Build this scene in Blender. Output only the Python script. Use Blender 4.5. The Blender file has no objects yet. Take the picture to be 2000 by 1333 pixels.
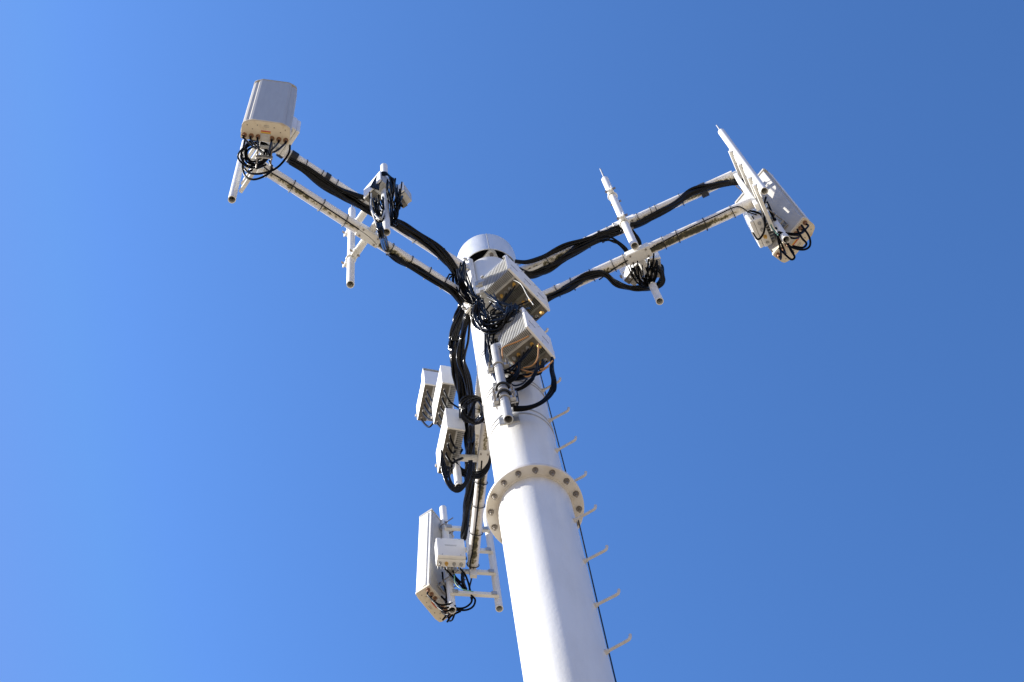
import bpy, bmesh, math, random
from mathutils import Vector, Matrix
random.seed(7)
V = Vector
S = bpy.context.scene
col = S.collection

# ------------------------------------------------------------------ camera
F, VPX, VPY, IW, IH = 3700.0, 712.0, -700.0, 2000.0, 1333.0   # focal length in photo pixels, zenith vanishing point
CAM = V((0.09, -6.1, 1.6))
up = V((VPX-IW/2, IH/2-VPY, -F)).normalized()                 # world Z seen in the camera
fw = V((0, 0, -1)); wy = (fw-up*fw.dot(up)).normalized(); wx = wy.cross(up)
ROT = Matrix((wx, wy, up))                                    # camera -> world
cd = bpy.data.cameras.new('camera'); cam = bpy.data.objects.new('camera', cd); col.objects.link(cam)
cd.sensor_width = 36.0; cd.lens = 36.0*F/IW; cd.clip_start = 0.05; cd.clip_end = 5000
cam.matrix_world = Matrix.Translation(CAM) @ ROT.to_4x4()
S.camera = cam
# ------------------------------------------------------------------ sky and sun
SUN_AZ, SUN_EL = 187.0, 36.0        # azimuth counter-clockwise from +X
w = bpy.data.worlds.new('World'); S.world = w; w.use_nodes = True
nt = w.node_tree; nt.nodes.clear()
sky = nt.nodes.new('ShaderNodeTexSky'); sky.sky_type = 'NISHITA'; sky.sun_disc = False
sky.sun_elevation = math.radians(SUN_EL); sky.sun_rotation = math.radians((90-SUN_AZ) % 360)
sky.air_density = 1.0; sky.dust_density = 0.6; sky.ozone_density = 2.2; sky.altitude = 0
bg = nt.nodes.new('ShaderNodeBackground'); bg.inputs[1].default_value = 0.068
out = nt.nodes.new('ShaderNodeOutputWorld')
gm = nt.nodes.new('ShaderNodeGamma'); gm.inputs[1].default_value = 1.88
nt.links.new(sky.outputs[0], gm.inputs[0]); mn = nt.nodes.new('ShaderNodeVectorMath'); mn.operation = 'MINIMUM'; mn.inputs[1].default_value = (1.25, 2.38, 5.9)
ml = nt.nodes.new('ShaderNodeVectorMath'); ml.operation = 'MULTIPLY'; ml.inputs[1].default_value = (1.08, 1.10, 0.92)
nt.links.new(gm.outputs[0], ml.inputs[0]); nt.links.new(ml.outputs[0], mn.inputs[0]); nt.links.new(mn.outputs[0], bg.inputs[0]); nt.links.new(bg.outputs[0], out.inputs[0])
sl = bpy.data.lights.new('sun', 'SUN'); sl.energy = 5.0; sl.angle = math.radians(0.5); sl.color = (1, 0.965, 0.91)
so = bpy.data.objects.new('sun', sl); col.objects.link(so)
a, e = math.radians(SUN_AZ), math.radians(SUN_EL)
so.rotation_euler = V((math.cos(a)*math.cos(e), math.sin(a)*math.cos(e), math.sin(e))).to_track_quat('Z', 'Y').to_euler()
so.location = (-20, 0, 40)
S.view_settings.view_transform = 'Standard'; S.view_settings.look = 'None'
S.view_settings.gamma = 1; S.view_settings.exposure = 1.15

# ------------------------------------------------------------------ materials
def mat(name, c, rough=0.5, metal=0.0, c2=None, scale=6.0, lo=0.45, hi=0.7, bump=0.0, bscale=60, stretch=(1, 1, 1), spec=0.5, coat=0):
    m = bpy.data.materials.new(name); m.use_nodes = True; t = m.node_tree; b = t.nodes['Principled BSDF']
    b.inputs['Base Color'].default_value = (*c, 1); b.inputs['Roughness'].default_value = rough; b.inputs['Metallic'].default_value = metal
    b.inputs['Specular IOR Level'].default_value = spec
    if coat: b.inputs['Coat Weight'].default_value = coat; b.inputs['Coat Roughness'].default_value = 0.15
    tc = t.nodes.new('ShaderNodeTexCoord')
    if c2:
        mp = t.nodes.new('ShaderNodeMapping'); mp.inputs['Scale'].default_value = stretch
        n = t.nodes.new('ShaderNodeTexNoise'); n.inputs['Scale'].default_value = scale; n.inputs['Detail'].default_value = 7; n.inputs['Roughness'].default_value = 0.65
        r = t.nodes.new('ShaderNodeValToRGB'); r.color_ramp.elements[0].position = lo; r.color_ramp.elements[1].position = hi
        r.color_ramp.elements[0].color = (*c, 1); r.color_ramp.elements[1].color = (*c2, 1)
        t.links.new(tc.outputs['Object'], mp.inputs[0]); t.links.new(mp.outputs[0], n.inputs['Vector']); t.links.new(n.outputs['Fac'], r.inputs[0]); t.links.new(r.outputs[0], b.inputs['Base Color'])
    if bump:
        n2 = t.nodes.new('ShaderNodeTexNoise'); n2.inputs['Scale'].default_value = bscale; n2.inputs['Detail'].default_value = 4
        bp = t.nodes.new('ShaderNodeBump'); bp.inputs['Strength'].default_value = bump; bp.inputs['Distance'].default_value = 0.01
        t.links.new(tc.outputs['Object'], n2.inputs['Vector']); t.links.new(n2.outputs['Fac'], bp.inputs['Height']); t.links.new(bp.outputs[0], b.inputs['Normal'])
    return m

M = {}
M['white'] = mat('white_paint', (0.77, 0.755, 0.69), 0.42, c2=(0.66, 0.64, 0.57), scale=3.5, lo=0.5, hi=0.8, bump=0.05, bscale=25)
M['shaft'] = mat('white_shaft_paint', (0.77, 0.755, 0.69), 0.36, c2=(0.67, 0.65, 0.58), scale=3.2, lo=0.45, hi=0.8, bump=0.12, bscale=35, stretch=(1.6, 1.6, 0.35))
M['flange'] = mat('weathered_flange_paint', (0.72, 0.68, 0.60), 0.5, c2=(0.55, 0.47, 0.35), scale=5, lo=0.45, hi=0.85)
M['pipe'] = mat('pipe_paint', (0.76, 0.745, 0.685), 0.4, c2=(0.55, 0.52, 0.45), scale=7, lo=0.55, hi=0.85)
M['grey'] = mat('grey_galvanised_pipe', (0.44, 0.43, 0.40), 0.45, 0.2, c2=(0.34, 0.33, 0.31), scale=9)
M['sink'] = mat('shade_dark_heat_sink', (0.22, 0.22, 0.19), 0.55, 0.1, c2=(0.09, 0.085, 0.065), scale=9, lo=0.4, hi=0.65)  # blotchy fin metal with the shade between modules put into its colour
M['cap'] = mat('brushed_cap_metal', (0.76, 0.75, 0.70), 0.30, 0.25, c2=(0.66, 0.65, 0.60), scale=8, stretch=(1, 1, .3))
M['radome'] = mat('radome_grey', (0.50, 0.46, 0.37), 0.45, c2=(0.45, 0.41, 0.33), scale=30, stretch=(1, 1, 0.06), lo=0.4, hi=0.7)
M['shell'] = mat('antenna_shell_white', (0.75, 0.74, 0.68), 0.4, c2=(0.64, 0.62, 0.56), scale=4, lo=0.5, hi=0.8)
M['back'] = mat('antenna_back_metal', (0.50, 0.475, 0.42), 0.45, 0.1, c2=(0.42, 0.40, 0.35), scale=5)
M['cream'] = mat('aged_cream_plastic', (0.68, 0.60, 0.45), 0.55, c2=(0.42, 0.30, 0.16), scale=9, lo=0.55, hi=0.82)
M['radio'] = mat('radio_light_grey', (0.80, 0.785, 0.73), 0.42, c2=(0.70, 0.68, 0.62), scale=6, lo=0.5, hi=0.8)
M['fin'] = mat('heat_sink_grey', (0.54, 0.53, 0.49), 0.5, 0.1, c2=(0.42, 0.41, 0.38), scale=12)
M['under'] = mat('painted_underside_shade', (0.14, 0.125, 0.095), 0.5, c2=(0.04, 0.035, 0.025), scale=14, lo=0.45, hi=0.75)  # underside shade of the radios put into the base colour
M['black'] = mat('black_cable_jacket', (0.004, 0.004, 0.004), 0.22, spec=0.20)
M['matte'] = mat('matte_black_jacket', (0.004, 0.004, 0.004), 0.32, spec=0.05)
M['tape'] = mat('black_tape', (0.008, 0.008, 0.009), 0.6)
M['dark'] = mat('black_painted_shade', (0.012, 0.012, 0.012), 0.8)  # near-black painted as shade inside cap and slots; also the black handles
M['steel'] = mat('galvanised_steel', (0.46, 0.45, 0.42), 0.42, 0.5, c2=(0.28, 0.27, 0.24), scale=20)
M['bolt'] = mat('bolt_steel', (0.27, 0.245, 0.21), 0.45, 0.4, c2=(0.16, 0.11, 0.07), scale=40)
M['brass'] = mat('brass_connector', (0.62, 0.38, 0.09), 0.4, 0.5)
M['orange'] = mat('orange_cable_jacket', (0.46, 0.22, 0.06), 0.5)
M['rust'] = mat('rusty_connector', (0.30, 0.15, 0.07), 0.6, 0.3, c2=(0.12, 0.07, 0.04), scale=60)
M['red'] = mat('red_label', (0.55, 0.04, 0.03), 0.5)
M['yellow'] = mat('yellow_label', (0.70, 0.42, 0.05), 0.5)
M['green'] = mat('green_ground_wire', (0.03, 0.16, 0.09), 0.45)
M['palewire'] = mat('pale_grey_wire', (0.45, 0.44, 0.40), 0.45)
M['print'] = mat('grey_printing', (0.22, 0.22, 0.22), 0.6)
M['peg'] = mat('step_peg_paint', (0.60, 0.57, 0.51), 0.5, c2=(0.45, 0.41, 0.35), scale=12)

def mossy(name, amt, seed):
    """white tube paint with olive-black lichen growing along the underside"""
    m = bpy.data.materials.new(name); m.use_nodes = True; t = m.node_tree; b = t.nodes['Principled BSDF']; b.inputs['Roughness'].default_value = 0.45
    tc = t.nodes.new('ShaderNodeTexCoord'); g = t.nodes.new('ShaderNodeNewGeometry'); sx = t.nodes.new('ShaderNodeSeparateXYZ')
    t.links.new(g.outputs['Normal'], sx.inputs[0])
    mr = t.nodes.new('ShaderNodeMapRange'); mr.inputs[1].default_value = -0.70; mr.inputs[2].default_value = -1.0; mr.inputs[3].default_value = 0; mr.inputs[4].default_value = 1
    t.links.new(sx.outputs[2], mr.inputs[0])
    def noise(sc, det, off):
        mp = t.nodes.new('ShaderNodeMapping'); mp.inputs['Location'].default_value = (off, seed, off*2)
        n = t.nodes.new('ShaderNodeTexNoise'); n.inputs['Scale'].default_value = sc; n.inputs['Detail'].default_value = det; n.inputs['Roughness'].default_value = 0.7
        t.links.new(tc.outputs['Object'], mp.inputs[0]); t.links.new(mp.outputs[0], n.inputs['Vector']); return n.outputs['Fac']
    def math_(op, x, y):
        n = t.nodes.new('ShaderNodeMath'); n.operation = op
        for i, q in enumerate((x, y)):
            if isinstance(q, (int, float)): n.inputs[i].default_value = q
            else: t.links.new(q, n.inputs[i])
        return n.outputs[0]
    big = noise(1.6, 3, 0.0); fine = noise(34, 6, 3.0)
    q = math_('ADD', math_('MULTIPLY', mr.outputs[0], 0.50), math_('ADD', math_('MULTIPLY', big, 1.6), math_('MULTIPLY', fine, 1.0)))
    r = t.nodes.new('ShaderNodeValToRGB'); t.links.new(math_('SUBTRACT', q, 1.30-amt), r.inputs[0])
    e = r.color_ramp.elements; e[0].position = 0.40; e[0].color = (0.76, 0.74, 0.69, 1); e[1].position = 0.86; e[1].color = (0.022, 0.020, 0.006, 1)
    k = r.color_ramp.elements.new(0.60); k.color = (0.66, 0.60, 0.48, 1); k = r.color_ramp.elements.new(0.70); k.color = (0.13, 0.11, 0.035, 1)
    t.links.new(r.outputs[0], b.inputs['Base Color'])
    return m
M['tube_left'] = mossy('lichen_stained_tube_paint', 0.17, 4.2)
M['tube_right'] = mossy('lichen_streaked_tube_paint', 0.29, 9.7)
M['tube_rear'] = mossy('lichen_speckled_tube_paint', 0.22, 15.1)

# ------------------------------------------------------------------ mesh helpers
def each(name, m, parent, mbs):
    return [q.build(name, m, parent) for q in mbs]
class Frame:
    def __init__(s, o, yaw, tilt=0.0):
        s.o = V(o); R = Matrix.Rotation(math.radians(yaw), 3, 'Z') @ Matrix.Rotation(math.radians(tilt), 3, 'X')
        s.x, s.y, s.z = R @ V((1, 0, 0)), R @ V((0, 1, 0)), R @ V((0, 0, 1))
    def p(s, x, y, z): return s.o + s.x*x + s.y*y + s.z*z
WORLD = Frame((0, 0, 0), 0)

class MB:
    def __init__(s): s.v = []; s.f = []; s.sm = []
    def add(s, vs, fs, smooth=False):
        n = len(s.v); s.v += [V(q) for q in vs]
        for f in fs: s.f.append([i+n for i in f]); s.sm.append(smooth)
        return s
    def box(s, fr, c, size, bev=0.0):
        """box centred at c in the frame"""
        bm = bmesh.new(); bmesh.ops.create_cube(bm, size=1)
        for q in bm.verts: q.co = V((q.co.x*size[0], q.co.y*size[1], q.co.z*size[2]))
        if bev: bmesh.ops.bevel(bm, geom=list(bm.edges), offset=bev, segments=2, affect='EDGES', profile=0.6)
        bm.verts.index_update()
        s.add([fr.p(q.co.x+c[0], q.co.y+c[1], q.co.z+c[2]) for q in bm.verts], [[q.index for q in f.verts] for f in bm.faces])
        bm.free(); return s
    def ring(s, c, ax, r, seg, ph=0):
        ax = ax.normalized(); t = V((0, 0, 1)) if abs(ax.z) < 0.9 else V((1, 0, 0)); a = ax.cross(t).normalized(); b = ax.cross(a)
        return [c + (a*math.cos(2*math.pi*i/seg+ph) + b*math.sin(2*math.pi*i/seg+ph))*r for i in range(seg)]
    def cyl(s, p0, p1, r, r2=None, seg=16, cap0=True, cap1=True):
        p0, p1 = V(p0), V(p1); r2 = r if r2 is None else r2; ax = p1-p0
        A, B = s.ring(p0, ax, r, seg), s.ring(p1, ax, r2, seg)
        s.add(A+B, [[i, (i+1) % seg, seg+(i+1) % seg, seg+i] for i in range(seg)], seg > 8)
        if cap0: s.add(A, [list(range(seg))[::-1]])
        if cap1: s.add(B, [list(range(seg))])
        return s
    def hollow(s, p0, p1, r, t=0.006, seg=20, depth=0.25):
        """pipe with open bores at both ends"""
        p0, p1 = V(p0), V(p1); ax = (p1-p0); d = ax.normalized(); depth = min(depth, ax.length*0.45)
        A, B = s.ring(p0, ax, r, seg), s.ring(p1, ax, r, seg)
        q = lambda a, b, k: [[i+a, i+b, (i+1) % seg+b, (i+1) % seg+a] if k else [i+a, (i+1) % seg+a, (i+1) % seg+b, i+b] for i in range(seg)]
        s.add(A+B, q(0, seg, 0), True)
        for P, sg, end in ((p0, 1, 0), (p1, -1, 1)):
            O, I, D = s.ring(P, ax, r, seg), s.ring(P, ax, r-t, seg), s.ring(P+d*sg*depth, ax, r-t, seg)
            s.add(O+I, q(0, seg, 0 if end else 1)); s.add(I+D, q(0, seg, 0 if end else 1), True); s.add(D, [list(range(seg))])
        return s
    def tube(s, pts, r, seg=8):
        pts = [V(p) for p in pts]; n = len(pts); rings = []; prev = None
        for i, p in enumerate(pts):
            d = (pts[min(i+1, n-1)]-pts[max(i-1, 0)])
            d = d.normalized() if d.length > 1e-9 else V((0, 0, 1))
            if prev is None:
                t = V((0, 0, 1)) if abs(d.z) < 0.9 else V((1, 0, 0)); a = d.cross(t).normalized()
            else: a = (prev-d*prev.dot(d)).normalized()
            prev = a; b = d.cross(a); rr = r[i] if isinstance(r, list) else r
            rings += [p+(a*math.cos(2*math.pi*k/seg)+b*math.sin(2*math.pi*k/seg))*rr for k in range(seg)]
        fs = [[i*seg+k, i*seg+(k+1) % seg, (i+1)*seg+(k+1) % seg, (i+1)*seg+k] for i in range(n-1) for k in range(seg)]
        s.add(rings, fs, True); s.add(rings[:seg], [list(range(seg))[::-1]]); s.add(rings[-seg:], [list(range(seg))]); return s
    def torus(s, c, ax, R, r, seg=28, ts=6):
        c = V(c); ax = V(ax).normalized(); base = s.ring(V((0, 0, 0)), ax, 1, seg); vs = []
        for b in base:
            for k in range(ts):
                q = 2*math.pi*k/ts; vs.append(c+b*(R+r*math.cos(q))+ax*r*math.sin(q))
        s.add(vs, [[i*ts+k, ((i+1) % seg)*ts+k, ((i+1) % seg)*ts+(k+1) % ts, i*ts+(k+1) % ts] for i in range(seg) for k in range(ts)], True); return s
    def lathe(s, c, prof, seg=96, smooth=True):
        """closed profile [(r,z)...] turned round the vertical through c; each strip gets its own vertices"""
        c = V(c)
        for (r0, z0), (r1, z1) in zip(prof, prof[1:]):
            A = [c+V((math.cos(2*math.pi*i/seg)*r0, math.sin(2*math.pi*i/seg)*r0, z0)) for i in range(seg)]
            B = [c+V((math.cos(2*math.pi*i/seg)*r1, math.sin(2*math.pi*i/seg)*r1, z1)) for i in range(seg)]
            s.add(A+B, [[i, (i+1) % seg, seg+(i+1) % seg, seg+i] for i in range(seg)], smooth)
        return s
    def prism(s, fr, poly, z0, z1, smooth=False):
        n = len(poly); A = [fr.p(x, y, z0) for x, y in poly]; B = [fr.p(x, y, z1) for x, y in poly]
        s.add(A+B, [[i, (i+1) % n, n+(i+1) % n, n+i] for i in range(n)], smooth); s.add(A, [list(range(n))[::-1]]); s.add(B, [list(range(n))]); return s
    def build(s, name, m, parent=None):
        me = bpy.data.meshes.new(name); o = bpy.data.objects.new(name, me); col.objects.link(o)
        off = V(parent['_o']) if parent is not None else V((0, 0, 0))
        me.from_pydata([q-off for q in s.v], [], s.f); me.polygons.foreach_set('use_smooth', s.sm)
        me.materials.append(m if not isinstance(m, str) else M[m]); me.validate()
        bm = bmesh.new(); bm.from_mesh(me); bmesh.ops.recalc_face_normals(bm, faces=bm.faces); bm.to_mesh(me); bm.free(); me.update()
        if parent is not None: o.parent = parent; o['_o'] = tuple(off)
        return o

def thing(name, loc, label, cat, group=None):
    o = bpy.data.objects.new(name, None); col.objects.link(o); o.location = loc; o.empty_display_size = 0.1
    o['_o'] = tuple(loc); o['label'] = label; o['category'] = cat
    if group: o['group'] = group
    return o
def single(mb, name, m, label, cat, group=None):
    o = mb.build(name, m); o['label'] = label; o['category'] = cat
    if group: o['group'] = group
    return o

def pix(px, py): return ROT @ V((px-IW/2, IH/2-py, -F))
def H(px, py, z): r = pix(px, py); return CAM + r*((z-CAM.z)/r.z)     # point seen at a pixel, at a known height
def P(px, py, y): r = pix(px, py); return CAM + r*((y-CAM.y)/r.y)     # ... or on a known north-south station
def Q(px, py, y, mid, k=.0032): return P(px, py, y+k*(py-mid))     # ... on a plane that leans away as it drops
def smooth_path(pts, sub=6):
    pts = [V(p) for p in pts]; o = []
    for i in range(len(pts)-1):
        p0, p1, p2, p3 = pts[max(i-1, 0)], pts[i], pts[i+1], pts[min(i+2, len(pts)-1)]
        for k in range(sub):
            t = k/sub; o.append(0.5*((2*p1)+(p2-p0)*t+(2*p0-5*p1+4*p2-p3)*t*t+(3*p1-p0-3*p2+p3)*t**3))
    o.append(pts[-1]); return o
def bundle(mb, pts, n, spread, r, rnd, sub=6, twist=1.0, wob=1.0):
    """n cables laid loosely side by side along a path"""
    pa = smooth_path(pts, sub); L = len(pa)
    sp = spread if isinstance(spread, list) else [spread]*len(pts)
    for c in range(n):
        a0 = 2*math.pi*c/n+rnd.uniform(-.4, .4); rad = rnd.uniform(0.25, 1.0) if n > 1 else 0; f1 = rnd.uniform(.5, 1.6)*twist; ph = rnd.uniform(0, 6.28)
        q = []
        for i, p in enumerate(pa):
            d = (pa[min(i+1, L-1)]-pa[max(i-1, 0)]).normalized(); t = V((0, 0, 1)) if abs(d.z) < .9 else V((1, 0, 0))
            x = d.cross(t).normalized(); y = d.cross(x); u = i/(L-1)*(len(pts)-1); k = min(int(u), len(pts)-2); s_ = sp[k]+(sp[k+1]-sp[k])*(u-k)
            an = a0+f1*u*0.35+0.25*wob*math.sin(u*1.7+ph); rr = rad*s_*(1+0.25*wob*math.sin(u*2.3+ph*1.7))
            q.append(p+(x*math.cos(an)+y*math.sin(an))*rr)
        mb.tube(q, r if not isinstance(r, list) else rnd.choice(r), 7)
    return mb
def coil(mb, c, ax, R, n, r, rnd, squash=1.0, jit=0.12, tilt=0.25):
    """loops of spare cable"""
    for k in range(n):
        a = (V(ax).normalized()+V([rnd.uniform(-tilt, tilt) for _ in range(3)])).normalized()
        t = V((0, 0, 1)) if abs(a.z) < .9 else V((1, 0, 0)); x = a.cross(t).normalized(); y = a.cross(x)
        cc = V(c)+V([rnd.uniform(-jit, jit)*R for _ in range(3)]); RR = R*rnd.uniform(0.82, 1.1); ph = rnd.uniform(0, 6.28)
        pts = [cc+(x*math.cos(q)*RR*(1+.06*math.sin(2*q+ph))+y*math.sin(q)*RR*squash*(1+.06*math.cos(3*q+ph))) for q in [2*math.pi*i/36 for i in range(37)]]
        mb.tube(pts, r, 7)
    return mb

# ------------------------------------------------------------------ ground (below the frame, lights the undersides)
g = MB().add([(-900, -900, 0), (900, -900, 0), (900, 900, 0), (-900, 900, 0)], [[0, 1, 2, 3]])
M['ground'] = mat('pale_gravel', (0.29, 0.24, 0.175), 0.9, c2=(0.20, 0.16, 0.11), scale=0.6, lo=0.4, hi=0.7, bump=0.4, bscale=30)
go = g.build('ground', 'ground'); go['kind'] = 'structure'

# ------------------------------------------------------------------ monopole
RL, RU = 0.274, 0.263
ZF, ZTOP = 14.24, 19.55
pole = thing('monopole', (0, 0, 0), 'tall round white steel mast rising from the bottom edge to the three arms', 'mast')
MB().lathe((0, 0, 0), [(RL+.2, 0), (RL+.2, .04), (RL, .041), (RL, ZF-.03)]).build('lower_shaft', 'shaft', pole)
MB().lathe((0, 0, 0), [(RU, ZF+.06), (RU, 17.9), (RU*.98, ZTOP), (0.0, ZTOP)]).build('upper_shaft', 'shaft', pole)
RFL = 0.364
fl = MB().lathe((0, 0, 0), [(RL-.01, ZF-.03), (RFL-.004, ZF-.03), (RFL, ZF-.026), (RFL, ZF+.006), (RFL-.012, ZF+.01)]).build('flange', 'flange', pole)
MB().lathe((0, 0, 0), [(RFL-.014, ZF+.012), (RFL-.016, ZF+.05), (RFL-.02, ZF+.054), (RU-.01, ZF+.056)]).build('upper_flange', 'shaft', pole)
# weld bead under the flange
MB().torus((0, 0, ZF-.032), (0, 0, 1), RL+.004, .008, 96, 8).build('weld_bead', 'flange', fl)
b0 = None
for k in range(16):
    t = math.radians(k*22.5+11); R_ = 0.325
    if b0 is None:
        c = V((0, 0, ZF-.03)); mb = MB(); mb.cyl(c, c-V((0, 0, .006)), .023, seg=20); mb.cyl(c-V((0, 0, .006)), c-V((0, 0, .028)), .0175, seg=6); mb.cyl(c-V((0, 0, .028)), c-V((0, 0, .052)), .010, seg=12)
        b0 = mb.build('bolt', 'bolt', fl); o = b0
    else: o = b0.copy(); col.objects.link(o); o.parent = fl
    o.location = (R_*math.cos(t), R_*math.sin(t), 0); o.rotation_euler = (0, 0, t)
for z in (17.13, 17.07, 16.21, 16.14, 15.53, 15.44):
    MB().lathe((0, 0, 0), [(RU+.001, z-.011), (RU+.005, z-.009), (RU+.005, z+.009), (RU+.001, z+.011)]).build('strap_band', 'steel', pole)
# step pegs up the right hand side
p0 = None
for k in range(-3, 10):
    z = 11.85+.6255*k
    if p0 is None:
        t = math.radians(-17); d = V((math.cos(t), math.sin(t), 0)); b = V((d.x*(RL-.01), d.y*(RL-.01), 0)); mb = MB()
        mb.tube(smooth_path([b, b+d*.10, b+d*.165, b+d*.185+V((0, 0, .012)), b+d*.192+V((0, 0, .045))], 5), .0108, 10)
        mb.cyl(b, b+d*.020, .020, seg=16); mb.cyl(b+d*.020, b+d*.034, .0165, seg=6)
        p0 = mb.build('step_peg', 'peg', pole); o = p0
    else: o = p0.copy(); col.objects.link(o); o.parent = pole
    o.location = (0, 0, z) if z < ZF else (d.x*(RU-RL), d.y*(RU-RL), z)
    o.rotation_euler = (0, 0, math.radians(random.uniform(-2.5, 2.5)))
t = math.radians(25)
sw = MB(); sw.tube(smooth_path([V((math.cos(t)*q, math.sin(t)*q, z)) for z, q in ((0.5, .32), (6, .318), (10, .316), (12, .315), (14, .326), (14.24, .326), (14.6, .323), (16, .313), (17, .305), (18, .295))], 6), .0052, 8)
sw.build('safety_cable', 'black', pole)
# round cap on the top with an open underside, and the three-cornered mounting plate under it
RC = 0.305
cp = MB().lathe((0, 0, 0), [(RC-.008, 19.66), (RC, 19.66), (RC, 20.17), (RC-.01, 20.18), (0, 20.19)]).build('top_cap', 'cap', pole)
MB().lathe((0, 0, 0), [(RC-.009, 19.665), (RC-.009, 20.16), (0, 20.161)]).build('cap_inner_shade', 'dark', cp)  # black inner surface paints the shade inside the open cap
tt = math.radians(-79)
MB().cyl((math.cos(tt)*(RC+.001), math.sin(tt)*(RC+.001), 19.665), (math.cos(tt)*(RC+.001), math.sin(tt)*(RC+.001), 20.17), .0035, seg=8).build('cap_seam', 'print', cp)
pl = MB(); poly = []
for th in (-73.4, 46.8, 166.8):
    for dd in (-14, 14): poly.append((.30*math.cos(math.radians(th+dd*.25)), .30*math.sin(math.radians(th+dd*.25))))
pl.prism(WORLD, poly, 19.69, 19.72); pl = pl.build('mounting_plate', 'white', pole)
for th in (-73.4, 46.8, 166.8):
    c = V((.235*math.cos(math.radians(th)), .235*math.sin(math.radians(th)), 19.69)); MB().cyl(c, c-V((0, 0, .02)), .022, seg=6).build('bolt', 'bolt', pl)
MB().cyl((0, 0, ZTOP), (0, 0, 19.69), .16, seg=32).build('neck', 'white', pole)

# ------------------------------------------------------------------ arms
ANG = {'left': -133.6, 'right': -13.2, 'rear': 106.7}
ZL, ZU, RT = 18.45, 19.40, 0.056
AF = {k: Frame((0, 0, 0), a) for k, a in ANG.items()}     # local: x along the arm, y across it
def A(k, s, v, z): return AF[k].p(s, v, z)
armlab = {'left': 'twin-tube white support arm running from the mast hub to the upper left, lichen speckled',
          'right': 'twin-tube white support arm running from the mast hub to the right, dark streaked underside',
          'rear': 'twin-tube white support arm behind the mast, ending beside the lowest antenna'}
ties = {'left': {ZL: [.62, .80, 1.0, 1.22, 1.72, 1.98, 2.3, 2.55], ZU: [.6, .9, 1.2, 1.85, 2.02, 2.2]},
        'right': {ZL: [.62, .78, .98, 1.2, 1.32, 1.72, 1.86, 2.14, 2.42], ZU: [.62, .86, 1.05, 1.28, 1.36, 1.6, 1.74, 1.8, 2.06]},
        'rear': {ZL: [.8, 1.05, 1.7, 1.95, 2.25, 2.6], ZU: [.7, 1.3, 1.9, 2.3]}}
for k in ANG:
    f = AF[k]
    arm = thing('support_arm', A(k, .3, 0, ZL), armlab[k], 'support arm', 'three arms carrying the antennas')
    for z in (ZL, ZU):
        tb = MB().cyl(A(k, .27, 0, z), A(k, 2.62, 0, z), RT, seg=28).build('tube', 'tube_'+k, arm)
        for s in ties[k][z]:
            q = MB(); c = A(k, s, 0, z-.008); d = f.x+f.z*random.uniform(-.06, .06)+f.y*random.uniform(-.08, .08); q.torus(c, d, RT+.006+random.uniform(0, .004), .0045, 24, 6)
            e_ = c+V((0, 0, -RT-.01)); q.cyl(e_, e_+V((random.uniform(-.01, .01), random.uniform(-.01, .01), -.025)), .003, seg=6)
            q.build('cable_tie', 'tape', tb)
    # hub: bolted flange pair with ears at the root
    rp = MB(); rp.box(f, (.283, 0, 18.92), (.03, .17, 1.30), .006); rp.box(f, (.313, 0, 18.92), (.025, .17, 1.30), .006); rp = rp.build('root_plate', 'white', arm)
    each('bolt', 'steel', rp, [MB().cyl(A(k, .25, v, z), A(k, .372, v, z), .010, seg=10).cyl(A(k, .339, v, z), A(k, .356, v, z), .019, seg=6) for z in (18.32, 18.62, 19.2, 19.5) for v in (-.062, .062)])
    each('gusset', 'white', arm, [MB().prism(Frame(A(k, 0, 0, z), ANG[k]), [(.325, -.012), (.56, -.012), (.56, .012), (.325, .012)], -.072, .072) for z in (ZL, ZU)])
    # cross bars for the pipes in the middle
    for z in (ZL, ZU):
        q = MB(); q.cyl(A(k, 1.46, -.245, z), A(k, 1.46, .245, z), .036, seg=20); q.build('crossbar', 'white', arm)
        q = MB(); q.box(f, (1.46, 0, z-.004), (.24, .112, .118), .012); q = q.build('saddle_clamp', 'white', arm)
        each('bolt', 'bolt', q, [MB().cyl(A(k, s, v, z-.060), A(k, s, v, z-.078), .009, seg=6) for s in (1.38, 1.54) for v in (-.035, .035)])
    # end frame
    if k == 'right': MB().box(f, (2.700, -.165, 18.85), (.008, .062, 1.55), .002).build('end_plate', 'white', arm)
    MB().box(f, (2.640, 0, 18.84), (.040, .07, 1.16), .006).build('end_post', 'white', arm)
    for z in ((17.98 if k == 'rear' else 18.2), 18.45, 18.93, 19.42):
        q = MB().box(f, (2.685, 0, z), (.034, .48, .058), .004).build('crossbar', 'white', arm)
        each('end_bracket', 'steel', q, [MB().box(f, (2.662, v, z), (.010, .055, .066), .003) for v in (-.19, .19)] if k == 'rear' else [])

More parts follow.
